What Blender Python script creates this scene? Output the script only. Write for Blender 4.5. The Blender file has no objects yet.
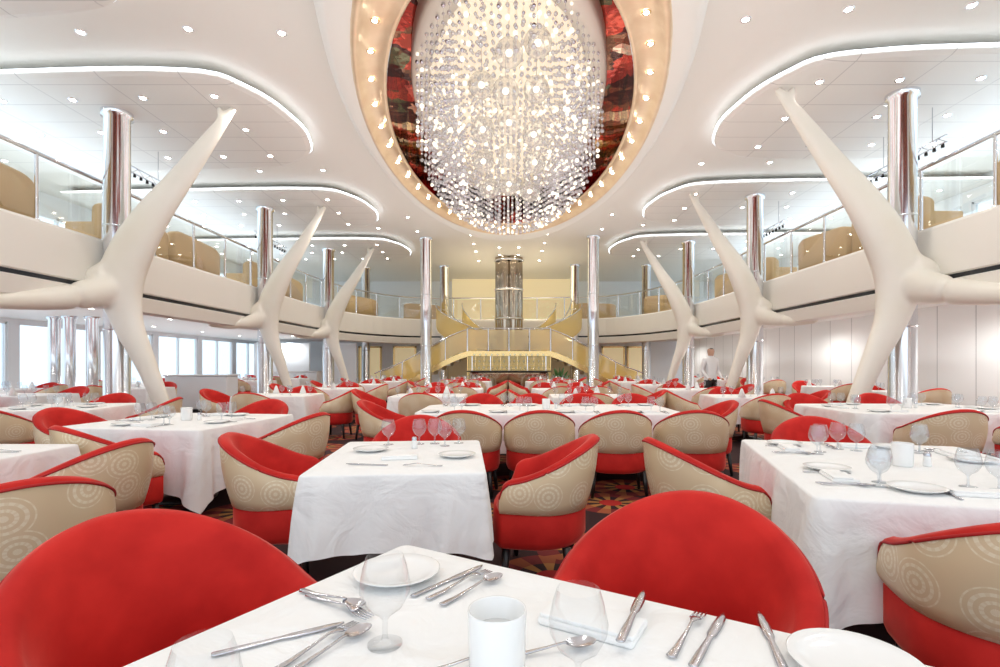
import bpy, math, random
from mathutils import Vector, Matrix
random.seed(7)
S=bpy.context.scene
COL=S.collection
rad=math.radians
try:
    S.view_settings.view_transform='Standard'
    S.view_settings.look='None'
    S.view_settings.exposure=0.0
except Exception: pass

# ---------------------------------------------------------------- materials
def newmat(name):
    m=bpy.data.materials.new(name); m.use_nodes=True
    return m, m.node_tree.nodes, m.node_tree.links, m.node_tree.nodes['Principled BSDF']
def pbr(name,col,rough=.5,metal=0,emit=None,es=0,sheen=0,spec=None):
    m,n,l,b=newmat(name)
    b.inputs['Base Color'].default_value=(*col,1)
    b.inputs['Roughness'].default_value=rough
    b.inputs['Metallic'].default_value=metal
    if emit:
        b.inputs['Emission Color'].default_value=(*emit,1); b.inputs['Emission Strength'].default_value=es
    if sheen: b.inputs['Sheen Weight'].default_value=sheen
    if spec is not None: b.inputs['Specular IOR Level'].default_value=spec
    return m
def add_noise(m,scale,c1,c2,bump=0,detail=3):
    n=m.node_tree.nodes;l=m.node_tree.links;b=n['Principled BSDF']
    tc=n.new('ShaderNodeTexCoord');nz=n.new('ShaderNodeTexNoise');nz.inputs['Scale'].default_value=scale;nz.inputs['Detail'].default_value=detail
    l.new(tc.outputs['Object'],nz.inputs['Vector'])
    r=n.new('ShaderNodeValToRGB');r.color_ramp.elements[0].color=(*c1,1);r.color_ramp.elements[1].color=(*c2,1)
    r.color_ramp.elements[0].position=.35;r.color_ramp.elements[1].position=.65
    l.new(nz.outputs['Fac'],r.inputs['Fac']);l.new(r.outputs['Color'],b.inputs['Base Color'])
    if bump:
        bp=n.new('ShaderNodeBump');bp.inputs['Strength'].default_value=bump;bp.inputs['Distance'].default_value=.01
        l.new(nz.outputs['Fac'],bp.inputs['Height']);l.new(bp.outputs['Normal'],b.inputs['Normal'])
    return m
def math_node(n,l,op,a,b=None,c=None):
    q=n.new('ShaderNodeMath');q.operation=op
    for i,v in enumerate((a,b,c)):
        if v is None: continue
        if isinstance(v,(int,float)): q.inputs[i].default_value=v
        else: l.new(v,q.inputs[i])
    return q.outputs[0]
def burst(n,l,coord,scale,rays,randomness=.5):
    tc=n.new('ShaderNodeTexCoord')
    mu=n.new('ShaderNodeVectorMath');mu.operation='SCALE';mu.inputs['Scale'].default_value=scale
    l.new(tc.outputs[coord],mu.inputs[0])
    v=n.new('ShaderNodeTexVoronoi');v.voronoi_dimensions='2D';v.inputs['Scale'].default_value=1;v.inputs['Randomness'].default_value=randomness
    l.new(mu.outputs[0],v.inputs['Vector'])
    sb=n.new('ShaderNodeVectorMath');sb.operation='SUBTRACT';l.new(mu.outputs[0],sb.inputs[0]);l.new(v.outputs['Position'],sb.inputs[1])
    sp=n.new('ShaderNodeSeparateXYZ');l.new(sb.outputs[0],sp.inputs[0])
    ang=math_node(n,l,'ARCTAN2',sp.outputs[1],sp.outputs[0])
    s=math_node(n,l,'SINE',math_node(n,l,'MULTIPLY',ang,rays))
    return s, v.outputs['Distance'], v.outputs['Color'], tc

M={}
M['white']=pbr('ceiling_paint',(.87,.85,.80),.55)
M['cream']=pbr('cream_plaster',(.88,.83,.73),.34)
add_noise(M['cream'],1.2,(.88,.83,.72),(.91,.86,.77))
M['wallw']=pbr('wall_panel',(.88,.91,.93),.35)
M['wallback']=pbr('warm_wall',(.84,.72,.46),.5)
M['warmglow']=pbr('warm_wall_painted_glow',(.90,.77,.50),.5,emit=(1,.80,.46),es=.32)  # emission stands in for warm light falling on back wall and doors
M['panelgold']=pbr('olive_gold_panel_painted_glow',(.62,.48,.20),.35,.2,emit=(1,.7,.25),es=.10)  # faint glow painted in by emission, the panel is no lamp
M['fascia']=pbr('fascia_cream',(.88,.84,.77),.4)
M['dark']=pbr('dark_line',(.01,.012,.02),.25)
M['black']=pbr('black_wood',(.012,.01,.01),.35)
M['chrome']=pbr('chrome',(.80,.82,.86),.13,1)
M['darkmetal']=pbr('bronze_chrome',(.44,.37,.29),.06,1)
M['steel']=pbr('cutlery_steel',(.58,.58,.62),.18,1)
M['gold']=pbr('brass',(.85,.62,.28),.25,1)
M['copper']=pbr('copper_leaf',(.88,.70,.50),.30,.75)
add_noise(M['copper'],3,(.90,.71,.50),(.82,.61,.41))
M['led']=pbr('led',(1,1,1),.5,emit=(.82,.91,1),es=4)
M['bulb']=pbr('bulb',(1,1,1),.5,emit=(1,.94,.82),es=36)
M['glow']=pbr('globe_lamp',(1,1,1),.5,emit=(1,.90,.72),es=4)
M['plate_glow']=pbr('luminous_plate',(.92,.84,.68),.5,emit=(1,.88,.68),es=.42)
M['china']=pbr('china',(.88,.88,.87),.12)
M['tan']=pbr('tan_leather',(.72,.50,.27),.5)
M['curb']=pbr('stone',(.72,.64,.46),.4)
# cloth
m,n,l,b=newmat('table_linen');M['linen']=m
b.inputs['Base Color'].default_value=(.90,.90,.89,1);b.inputs['Roughness'].default_value=.8;b.inputs['Specular IOR Level'].default_value=.2
tc=n.new('ShaderNodeTexCoord');w=n.new('ShaderNodeTexNoise');w.inputs['Scale'].default_value=5;w.inputs['Detail'].default_value=4
w.inputs['Distortion'].default_value=1.0
l.new(tc.outputs['Object'],w.inputs['Vector']);bp=n.new('ShaderNodeBump');bp.inputs['Strength'].default_value=.5;bp.inputs['Distance'].default_value=.04
l.new(w.outputs['Fac'],bp.inputs['Height']);l.new(bp.outputs['Normal'],b.inputs['Normal'])
# velvet
M['red']=pbr('red_velvet',(.60,.018,.014),.75,sheen=.6,spec=.2)
add_noise(M['red'],5,(.44,.012,.010),(.60,.024,.018),bump=.25,detail=5)
M['red'].node_tree.nodes['Principled BSDF'].inputs['Sheen Tint'].default_value=(1,.35,.28,1)
M['red'].node_tree.nodes['Principled BSDF'].inputs['Sheen Roughness'].default_value=.35
M['redpipe']=pbr('red_piping',(.42,.008,.008),.7)
# beige circle fabric
m,n,l,b=newmat('beige_circle_fabric');M['beige']=m
s,d,c,tc=burst(n,l,'UV',5.6,14,.4)
outer=math_node(n,l,'LESS_THAN',d,.44)
ringw=math_node(n,l,'GREATER_THAN',math_node(n,l,'SINE',math_node(n,l,'MULTIPLY',d,46)),.1)
ray=math_node(n,l,'ADD',math_node(n,l,'MULTIPLY',math_node(n,l,'GREATER_THAN',s,-.2),.45),.55)
f=math_node(n,l,'MULTIPLY',math_node(n,l,'MULTIPLY',ringw,outer),ray)
f=math_node(n,l,'MULTIPLY',f,.85)
mx=n.new('ShaderNodeMix');mx.data_type='RGBA';mx.inputs[6].default_value=(.76,.60,.39,1);mx.inputs[7].default_value=(.90,.80,.62,1)
l.new(f,mx.inputs[0]);l.new(mx.outputs[2],b.inputs['Base Color']);b.inputs['Roughness'].default_value=.32
b.inputs['Metallic'].default_value=.15
# carpet
m,n,l,b=newmat('carpet');M['carpet']=m
s,d,c,tc=burst(n,l,'Object',1.15,9,.7)
ray=math_node(n,l,'GREATER_THAN',s,0)
outer=math_node(n,l,'LESS_THAN',d,.42)
f=math_node(n,l,'MULTIPLY',ray,outer)
core=math_node(n,l,'LESS_THAN',d,.12)
mx=n.new('ShaderNodeMix');mx.data_type='RGBA';mx.inputs[6].default_value=(.03,.007,.009,1);mx.inputs[7].default_value=(.45,.20,.05,1);l.new(f,mx.inputs[0])
mid=math_node(n,l,'MULTIPLY',math_node(n,l,'GREATER_THAN',d,.25),outer)
mx3=n.new('ShaderNodeMix');mx3.data_type='RGBA';l.new(mx.outputs[2],mx3.inputs[6]);mx3.inputs[7].default_value=(.30,.02,.02,1);l.new(math_node(n,l,'MULTIPLY',mid,.6),mx3.inputs[0])
mx2=n.new('ShaderNodeMix');mx2.data_type='RGBA';l.new(mx3.outputs[2],mx2.inputs[6]);mx2.inputs[7].default_value=(.5,.02,.015,1);l.new(core,mx2.inputs[0])
l.new(mx2.outputs[2],b.inputs['Base Color']);b.inputs['Roughness'].default_value=.95
def panel(name,col,sx,sy,joint,rough=.5,axes='xy',jw=.018):
    m,n,l,b=newmat(name)
    tc=n.new('ShaderNodeTexCoord');sp=n.new('ShaderNodeSeparateXYZ');l.new(tc.outputs['Object'],sp.inputs[0])
    def ln(o,s,w):
        fr=math_node(n,l,'FRACT',math_node(n,l,'MULTIPLY',o,1/s))
        return math_node(n,l,'LESS_THAN',fr,w/s)
    a={'x':0,'y':1,'z':2}
    f=ln(sp.outputs[a[axes[0]]],sx,jw)
    if sy: f=math_node(n,l,'MAXIMUM',f,ln(sp.outputs[a[axes[1]]],sy,jw))
    mx=n.new('ShaderNodeMix');mx.data_type='RGBA';mx.inputs[6].default_value=(*col,1);mx.inputs[7].default_value=(*joint,1);l.new(f,mx.inputs[0])
    l.new(mx.outputs[2],b.inputs['Base Color']);b.inputs['Roughness'].default_value=rough
    return m
M['ceilpanel']=panel('ceiling_panels',(.86,.84,.80),1.3,.65,(.62,.60,.58),.45,jw=.016)
M['wallpanel']=panel('wall_panels',(.91,.92,.91),.9,0,(.44,.45,.45),.45,'yx')
M['mosaic']=pbr('mosaic_chrome',(.78,.80,.83),.18,1)
# mirror, patchy room reflections painted into its colour
m,n,l,b=newmat('bronze_mirror_painted_reflections');M['mirror']=m
b.inputs['Metallic'].default_value=1;b.inputs['Roughness'].default_value=.03
tc=n.new('ShaderNodeTexCoord');v=n.new('ShaderNodeTexVoronoi');v.inputs['Scale'].default_value=2.6
nz=n.new('ShaderNodeTexNoise');nz.inputs['Scale'].default_value=2.0;nz.inputs['Detail'].default_value=2
l.new(tc.outputs['Object'],nz.inputs['Vector'])
av=n.new('ShaderNodeVectorMath');av.operation='MULTIPLY_ADD';av.inputs[1].default_value=(.5,.5,.5);l.new(nz.outputs['Color'],av.inputs[0]);l.new(tc.outputs['Object'],av.inputs[2])
l.new(av.outputs[0],v.inputs['Vector'])
sx_=n.new('ShaderNodeSeparateXYZ');l.new(v.outputs['Color'],sx_.inputs[0])
r=n.new('ShaderNodeValToRGB');r.color_ramp.interpolation='CONSTANT';e=r.color_ramp.elements
e[0].position=0;e[0].color=(.08,.025,.02,1);e[1].position=.88;e[1].color=(.75,.60,.44,1)
for p,cc in((.24,(.40,.05,.035,1)),(.44,(.24,.10,.055,1)),(.62,(.55,.08,.05,1)),(.78,(.15,.13,.07,1))):
    q=e.new(p);q.color=cc
l.new(sx_.outputs[0],r.inputs['Fac']);l.new(r.outputs['Color'],b.inputs['Base Color'])
bp=n.new('ShaderNodeBump');bp.inputs['Strength'].default_value=.3;bp.inputs['Distance'].default_value=.06;l.new(nz.outputs['Fac'],bp.inputs['Height']);l.new(bp.outputs['Normal'],b.inputs['Normal'])
# glass
def glass(name,tint,refl=.12,dens=0.0,dc=(1,1,1),fac=.55):
    m=bpy.data.materials.new(name);m.use_nodes=True;n=m.node_tree.nodes;l=m.node_tree.links;n.clear()
    o=n.new('ShaderNodeOutputMaterial');t=n.new('ShaderNodeBsdfTransparent');t.inputs[0].default_value=(*tint,1)
    g=n.new('ShaderNodeBsdfGlossy');g.inputs['Roughness'].default_value=.03
    lw=n.new('ShaderNodeLayerWeight');lw.inputs['Blend'].default_value=.35
    a=math_node(n,l,'ADD',math_node(n,l,'MULTIPLY',math_node(n,l,'POWER',lw.outputs['Facing'],2.0),fac),refl)
    mx=n.new('ShaderNodeMixShader');l.new(a,mx.inputs[0]);l.new(t.outputs[0],mx.inputs[1]);l.new(g.outputs[0],mx.inputs[2])
    out=mx.outputs[0]
    if dens:
        df=n.new('ShaderNodeBsdfDiffuse');df.inputs[0].default_value=(*dc,1)
        m2=n.new('ShaderNodeMixShader');m2.inputs[0].default_value=dens;l.new(out,m2.inputs[1]);l.new(df.outputs[0],m2.inputs[2]);out=m2.outputs[0]
    l.new(out,o.inputs[0]);return m
M['glass']=glass('clear_glass',(.97,.975,.98),.03,fac=.6)
M['glassfar']=glass('clear_glass_far',(.93,.95,.97),.10,.03,(.9,.95,1),fac=.75)
M['railglass']=glass('rail_glass',(.92,.91,.85),.13,fac=.4)
M['winglass']=glass('window_glass',(.94,.98,1),.04)
M['amber']=glass('amber_glass',(.96,.80,.42),.14,.42,(.92,.70,.28))
M['crystal']=glass('crystal',(.91,.91,.95),.36,.16,(.92,.92,.94))
M['globe']=glass('globe_glass',(.94,.93,.91),.14,.14,(.95,.93,.89),fac=.8)
M['bead']=pbr('silver_bead',(.68,.68,.76),.12,1)
M['beadw']=pbr('painted_sparkle_bead',(1,.95,.85),.2,emit=(1,.91,.74),es=.9)  # emission paints a sparkle on some beads, they are no lamps
M['skin']=pbr('skin',(.55,.33,.23),.5)
M['hair']=pbr('hair',(.03,.02,.015),.6)
M['shirt']=pbr('white_jacket',(.8,.8,.8),.8)
M['leaf']=pbr('leaf',(.05,.16,.03),.5)

# ---------------------------------------------------------------- helpers
def mk(name,verts,faces,mats,smooth=False,mi=None,uv=None):
    me=bpy.data.meshes.new(name);me.from_pydata([tuple(v) for v in verts],[],faces)
    if not isinstance(mats,(list,tuple)): mats=[mats]
    for x in mats: me.materials.append(x)
    if smooth: me.polygons.foreach_set('use_smooth',[True]*len(me.polygons))
    if mi: me.polygons.foreach_set('material_index',mi)
    if uv:
        ul=me.uv_layers.new(name='UVMap')
        for lp in me.loops: ul.data[lp.index].uv=uv[lp.vertex_index]
    me.update();return me
def obj(name,me,loc=(0,0,0),rz=0,parent=None,scale=None,rot=None):
    o=bpy.data.objects.new(name,me);COL.objects.link(o);o.location=loc
    o.rotation_euler=rot if rot else (0,0,rz)
    if scale: o.scale=scale
    if parent: o.parent=parent
    return o
def tag(o,label,cat,group=None):
    o['label']=label;o['category']=cat
    if group:o['group']=group
    return o
def struct(o): o['kind']='structure';return o
class B:
    def __init__(s): s.v=[];s.f=[];s.m=[]
    def add(s,v,f,mi=0):
        k=len(s.v);s.v+=list(v);s.f+=[tuple(i+k for i in q) for q in f];s.m+=[mi]*len(f)
    def box(s,x0,x1,y0,y1,z0,z1,mi=0):
        v=[(x0,y0,z0),(x1,y0,z0),(x1,y1,z0),(x0,y1,z0),(x0,y0,z1),(x1,y0,z1),(x1,y1,z1),(x0,y1,z1)]
        s.add(v,[(0,3,2,1),(4,5,6,7),(0,1,5,4),(1,2,6,5),(2,3,7,6),(3,0,4,7)],mi)
    def lathe(s,prof,n=24,cx=0,cy=0,mi=0,sx=1,sy=1,z0=0):
        v=[];f=[]
        for r,z in prof:
            for i in range(n):
                a=2*math.pi*i/n;v.append((cx+r*sx*math.cos(a),cy+r*sy*math.sin(a),z+z0))
        for k in range(len(prof)-1):
            for i in range(n):
                j=(i+1)%n;f.append((k*n+i,k*n+j,(k+1)*n+j,(k+1)*n+i))
        s.add(v,f,mi)
    def tube(s,pts,rads,n=10,mi=0,flat=(1,1)):
        v=[];f=[];P=[Vector(p) for p in pts]
        for k,p in enumerate(P):
            t=(P[min(k+1,len(P)-1)]-P[max(k-1,0)]).normalized()
            up=Vector((0,1,0)) if abs(t.y)<.9 else Vector((0,0,1))
            a=t.cross(up).normalized();bb=a.cross(t).normalized()
            r=rads[k] if isinstance(rads,(list,tuple)) else rads
            for i in range(n):
                th=2*math.pi*i/n;v.append(p+a*r*flat[0]*math.cos(th)+bb*r*flat[1]*math.sin(th))
        for k in range(len(P)-1):
            for i in range(n):
                j=(i+1)%n;f.append((k*n+i,(k+1)*n+i,(k+1)*n+j,k*n+j))
        f.append(tuple(range(n)));f.append(tuple((len(P)-1)*n+i for i in reversed(range(n))))
        s.add(v,f,mi)
    def sphere(s,c,r,nu=10,nv=6,mi=0):
        v=[(c[0],c[1],c[2]-r)];f=[]
        for k in range(1,nv):
            ph=-math.pi/2+math.pi*k/nv
            for i in range(nu):
                a=2*math.pi*i/nu;v.append((c[0]+r*math.cos(ph)*math.cos(a),c[1]+r*math.cos(ph)*math.sin(a),c[2]+r*math.sin(ph)))
        v.append((c[0],c[1],c[2]+r));L=len(v)-1
        for i in range(nu):
            j=(i+1)%nu;f.append((0,1+j,1+i));f.append((L,L-nu+i,L-nu+j))
        for k in range(nv-2):
            for i in range(nu):
                j=(i+1)%nu;f.append((1+k*nu+i,1+k*nu+j,1+(k+1)*nu+j,1+(k+1)*nu+i))
        s.add(v,f,mi)
    def rbox(s,x0,x1,y0,y1,z0,z1,r,mi=0,n=4):
        def ring(ins,z):
            o=[]
            rr=max(r-ins,.002)
            for (cx,cy,a0) in ((x1-r,y1-r,0),(x0+r,y1-r,90),(x0+r,y0+r,180),(x1-r,y0+r,270)):
                for k in range(n+1):
                    a=rad(a0+90*k/n);o.append((cx+rr*math.cos(a),cy+rr*math.sin(a),z))
            return o
        e=min(r,(z1-z0)*.45)*.7
        rings=[ring(e*.6,z0),ring(0,z0+e*.6)]
        for k in range(4):
            a=math.pi/2*k/3;rings.append(ring(e*(1-math.cos(a)),z1-e+e*math.sin(a)))
        c=len(rings[0]);v=[p for q in rings for p in q];f=[]
        for k in range(len(rings)-1):
            for i in range(c):
                j=(i+1)%c;f.append((k*c+i,k*c+j,(k+1)*c+j,(k+1)*c+i))
        f.append(tuple(reversed(range(c))));f.append(tuple(range((len(rings)-1)*c,len(rings)*c)))
        s.add(v,f,mi)
    def mesh(s,name,mats,smooth=False): return mk(name,s.v,s.f,mats,smooth,s.m)
SK=.045
def R(u,v,z=0): return (u,v-SK*u,z)

# ---------------------------------------------------------------- camera
cam=bpy.data.cameras.new('camera');co=bpy.data.objects.new('camera',cam);COL.objects.link(co)
co.location=(0,0,1.28);co.rotation_euler=(rad(90),0,0)
cam.sensor_width=36;cam.lens=18.72;cam.shift_y=.0315;cam.shift_x=-.009;cam.clip_start=.02
S.camera=co

# ---------------------------------------------------------------- world
w=bpy.data.worlds.new('world');S.world=w;w.use_nodes=True
w.node_tree.nodes['Background'].inputs[0].default_value=(.82,.91,1,1)
w.node_tree.nodes['Background'].inputs[1].default_value=1.7

# ---------------------------------------------------------------- shell
XL,XR,YN,YF=-13.0,12.0,-3.0,30.0
b_=B();b_.box(XL,XR,YN,YF,-.1,0);struct(obj('floor',b_.mesh('floor',[M['carpet']])))
CV=10.7
def ell(a,bq,z,n=96,c=CV):
    return [R(a*math.cos(2*math.pi*i/n),c+bq*math.sin(2*math.pi*i/n),z) for i in range(n)]
def recthole(a,bq,z,n=96):
    x0,x1,y0,y1=XL,XR,YN-.6,YF+.6
    inner=ell(a,bq,z,n);outer=[]
    for p in inner:
        dx,dy=p[0],p[1]-CV
        t=1e9
        if dx>1e-6:t=min(t,x1/dx)
        if dx<-1e-6:t=min(t,x0/dx)
        if dy>1e-6:t=min(t,(y1-CV)/dy)
        if dy<-1e-6:t=min(t,(y0-CV)/dy)
        outer.append([dx*t,CV+dy*t,z])
    for cx,cy in ((x0,y0),(x0,y1),(x1,y0),(x1,y1)):
        k=min(range(n),key=lambda i:(outer[i][0]-cx)**2+(outer[i][1]-cy)**2);outer[k]=[cx,cy,z]
    return inner+outer,[(i,i+n,(i+1)%n+n,(i+1)%n) for i in range(n)]
v,f=recthole(2.7,7.3,6.1)
struct(obj('ceiling',mk('ceiling',v,f,M['white'])))
def rings(name,rs,mats,mi=None,smooth=True):
    n=len(rs[0]);v=[p for r in rs for p in r];f=[]
    for k in range(len(rs)-1):
        for i in range(n):
            j=(i+1)%n;f.append((k*n+i,k*n+j,(k+1)*n+j,(k+1)*n+i))
    m2=None
    if mi: m2=[x for x in mi for _ in range(n)]
    return mk(name,v,f,mats,smooth,m2)
root=bpy.data.objects.new('oval_ceiling_surround',None);COL.objects.link(root);root.location=R(0,CV,5.6)
tag(root,'oval ceiling surround with white rim, copper band and ring of bulbs','ceiling feature')
def sub(me):
    me.transform(Matrix.Translation(-Vector(R(0,CV,5.6))));return me
obj('rim',sub(rings('rim',[ell(3.0,7.8,6.1),ell(2.93,7.62,5.75),ell(2.84,7.5,5.64),ell(2.80,7.42,5.61),ell(2.64,6.5,5.60)],[M['white']])),parent=root)
obj('copper_band',sub(rings('copper_band',[ell(2.64,6.5,5.60),ell(2.61,6.42,5.56),ell(2.56,6.30,5.57),ell(2.53,6.24,5.64),ell(2.29,5.55,5.68),ell(2.26,5.46,5.62),ell(2.21,5.38,5.62),ell(2.20,5.36,5.68)],[M['copper']])),parent=root)
obj('recess_wall',sub(rings('recess_wall',[ell(2.20,5.36,5.66),ell(2.19,5.33,5.8),ell(2.19,5.33,6.5)],[M['mirror']])),parent=root)
e=ell(2.25,5.45,6.48)
obj('mirror_ceiling',sub(mk('mirror_ceiling',e,[tuple(reversed(range(len(e))))],M['mirror'])),parent=root)
bb=B();bb.lathe([(.001,-.016),(.026,-.014),(.036,-.004),(.036,0)],12,mi=0);bb.lathe([(.036,-.006),(.056,-.006),(.060,0)],12,mi=1)
bulbme=bb.mesh('bulb',[M['bulb'],M['gold']],True)
nb=44
for i in range(nb):
    a=2*math.pi*(i+.5)/nb
    p=Vector(R(2.41*math.cos(a),CV+5.9*math.sin(a),5.655))-Vector(R(0,CV,5.6))
    obj('bulb',bulbme,p,parent=root)

# ---- islands with LED edges
def chaikin(P,k=3):
    for _ in range(k):
        Q=[P[0]]
        for i in range(len(P)-1):
            a,b2=P[i],P[i+1]
            if i>0: Q.append((a[0]*.82+b2[0]*.18,a[1]*.82+b2[1]*.18))
            if i<len(P)-2: Q.append((a[0]*.18+b2[0]*.82,a[1]*.18+b2[1]*.82))
        Q.append(P[-1]);P=Q
    return P
tn=1
dl=B();dl.lathe([(.001,-.014),(.042,-.012),(.048,-.002)],14,mi=0);dl.lathe([(.048,-.006),(.064,-.012),(.072,-.004),(.074,0)],14,mi=1)
dlme=dl.mesh('downlight',[M['bulb'],M['chrome']],True)
def downlight(u,v,z):
    o=obj('downlight',dlme,R(u,v,z));tag(o,'small round recessed downlight glowing warm white','ceiling light','recessed ceiling downlights')
IZ=5.84
hvL=[9.08,14.78,20.1];hvR=[9.05,14.3,19.5]
for side in(-1,1):
    for v0 in(2.6,7.9,13.4,18.8):
        XW=12.0
        P=[(XW,v0),(4.75,v0-.1),(4.15,v0+.9),(3.98,v0+2.1),(4.25,v0+3.2),(5.3,v0+4.0),(XW,v0+4.0)]
        P=[(side*a,c) for a,c in chaikin(P)]
        n=len(P)
        def ins(P,d):
            out=[]
            for i,(a,c) in enumerate(P):
                p=Vector(P[max(i-1,0)]);q=Vector(P[min(i+1,len(P)-1)]);t=(q-p).normalized();nn=Vector((-t.y,t.x))*side
                if nn.dot(Vector((a-side*8,c-(v0+2.0))))<0: nn=-nn
                out.append((a+nn.x*d,c+nn.y*d))
            return out
        P1=ins(P,-.10)
        v=[R(a,c,IZ) for a,c in P1]+[R(a,c,IZ+.03) for a,c in P]+[R(a,c,IZ+.10) for a,c in P]+[R(a,c,6.1) for a,c in ins(P,-.35)]
        f=[tuple(range(n)) if side<0 else tuple(reversed(range(n)))]
        for k in range(3): f+=[(k*n+i,k*n+i+1,(k+1)*n+i+1,(k+1)*n+i) for i in range(n-1)]
        o=obj('ceiling_island',mk('ceiling_island',v,f,M['ceilpanel']));o.name='trim_%d'%tn;tn+=1;struct(o)
        Q=ins(P,.03);v=[];f=[]
        for (a,c),(a2,c2) in zip(Q,P):
            v+=[R(a,c,IZ+.072),R(a,c,IZ+.086),R(a2,c2,IZ+.086),R(a2,c2,IZ+.072)]
        for i in range(n-1):
            for k in range(4):
                f.append((i*4+k,(i+1)*4+k,(i+1)*4+(k+1)%4,i*4+(k+1)%4))
        o=obj('led',mk('led',v,f,M['led']));o.name='trim_%d'%tn;tn+=1;struct(o)
        for iu in range(6):
            for iv in range(3):
                u=5.0+iu*1.25+(.5 if iv==1 else 0);vv=v0+.7+iv*1.25
                if iu==0 and iv==1: u-=.4
                if iu==0 and iv==2: u+=.2
                cu=7.08 if side<0 else 6.62
                if abs(u-cu)<.38 and any(abs(vv-h)<.4 for h in (hvL if side<0 else hvR)): continue
                downlight(side*u,vv,IZ)
for side in(-1,1):
    for vv in (2.2,5,7.4,16.8,18.6,20.4):
        downlight(side*3.3,vv,6.1)
    for vv in(19.2,20.6,22,24): downlight(side*1.4,vv,6.1);downlight(side*.4,vv+.7,6.1)
    for vv in(7.25,12.65,18.1):
        for uu in(4.6,6.2,7.8,10): downlight(side*uu,vv,6.1)

# ---- walls
def wall(name,parts,mat):
    q=B()
    for p in parts:q.box(*p)
    return struct(obj(name,q.mesh(name,[mat])))
yys=[YN+.3+ i*2.75 for i in range(13)]
parts=[(XL-.15,XL,YN,YF,0,.3),(XL-.15,XL,YN,YF,2.4,3.8),(XL-.15,XL,YN,YF,5.5,6.1)]
for y in yys[:-1]: parts+=[(XL-.15,XL,y-.3,y,.3,2.4),(XL-.15,XL,y-.3,y,3.8,5.5)]
wall('wall_left',parts,M['wallw'])
parts=[(XR,XR+.15,YN,YF,3.3,3.8),(XR,XR+.15,YN,YF,5.5,6.1)]
for y in yys[:-1]: parts+=[(XR,XR+.15,y-.3,y,3.8,5.5)]
wall('wall_right',parts,M['wallw'])
wn=1
def window(x,y0,y1,z0,z1):
    global wn
    q=B();t=.05
    for a in((y0,y0+t),(y1-t,y1),((y0+y1)/2-t/2,(y0+y1)/2+t/2)): q.box(x-.05,x+.05,a[0],a[1],z0,z1)
    q.box(x-.05,x+.05,y0,y1,z0,z0+t);q.box(x-.05,x+.05,y0,y1,z1-t,z1)
    q.box(x-.005,x+.005,y0+t,y1-t,z0+t,z1-t,1)
    o=obj('window_%d'%wn,q.mesh('window',[M['wallw'],M['winglass']]));struct(o);wn+=1
for i in range(3,len(yys)-1):
    window(XL-.08,yys[i],yys[i]+2.45,.3,2.4);window(XL-.08,yys[i],yys[i]+2.45,3.8,5.5);window(XR+.08,yys[i],yys[i]+2.45,3.8,5.5)
wall('wall_right_lower',[(8.9,9.0,YN,26.5,0,2.6)],M['wallpanel'])
wall('wall_back',[(XL,XR,YF,YF+.1,3.2,6.1),(XL,-3.6,27.0,27.1,0,2.6),(3.6,9,27.0,27.1,0,2.6)],M['wallw'])
wall('wall_back_center',[(-3.6,3.6,27.0,27.1,0,2.6)],M['wallback'])
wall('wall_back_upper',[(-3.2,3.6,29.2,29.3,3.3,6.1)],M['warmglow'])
dno=1
for x in(-7.2,-5.4,5.4,6.7):
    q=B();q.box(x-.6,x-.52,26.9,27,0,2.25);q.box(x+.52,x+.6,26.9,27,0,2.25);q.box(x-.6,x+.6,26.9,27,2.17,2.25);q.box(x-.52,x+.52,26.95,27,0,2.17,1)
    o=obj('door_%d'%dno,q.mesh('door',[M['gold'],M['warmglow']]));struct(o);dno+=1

# ---- mezzanine
def mkpath(E):
    path=[];outer=[];N1=12
    for i in range(N1): v0=YN+(18.5-YN)*i/N1;path.append((E,v0));outer.append((None,v0))
    nc=14
    for i in range(nc+1):
        a=math.pi/2*i/nc
        path.append((3.4+(E-3.4)*math.cos(a)**.9 if i<nc else 3.4,18.5+7.2*math.sin(a)));
        t=i/nc
        outer.append((None,18.5+ (YF-18.5)*min(1,t*2)) if t<=.5 else (t,YF))
    path.append((0,25.9));outer.append((1.5,YF));return path,outer
def side_pts(s):
    path,outer=mkpath(7.45 if s<0 else 7.05)
    W=-XL if s<0 else XR
    P=[R(s*a,c) for a,c in path];O=[]
    for (a,c),(pp) in zip(outer,path):
        if a is None:O.append(R(s*W,c))
        elif a==1.5:O.append((0,YF,0))
        else:O.append((s*(W-(W-3.4)*(a-.5)*2),c,0))
    return P,O
tno=tn
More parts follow.
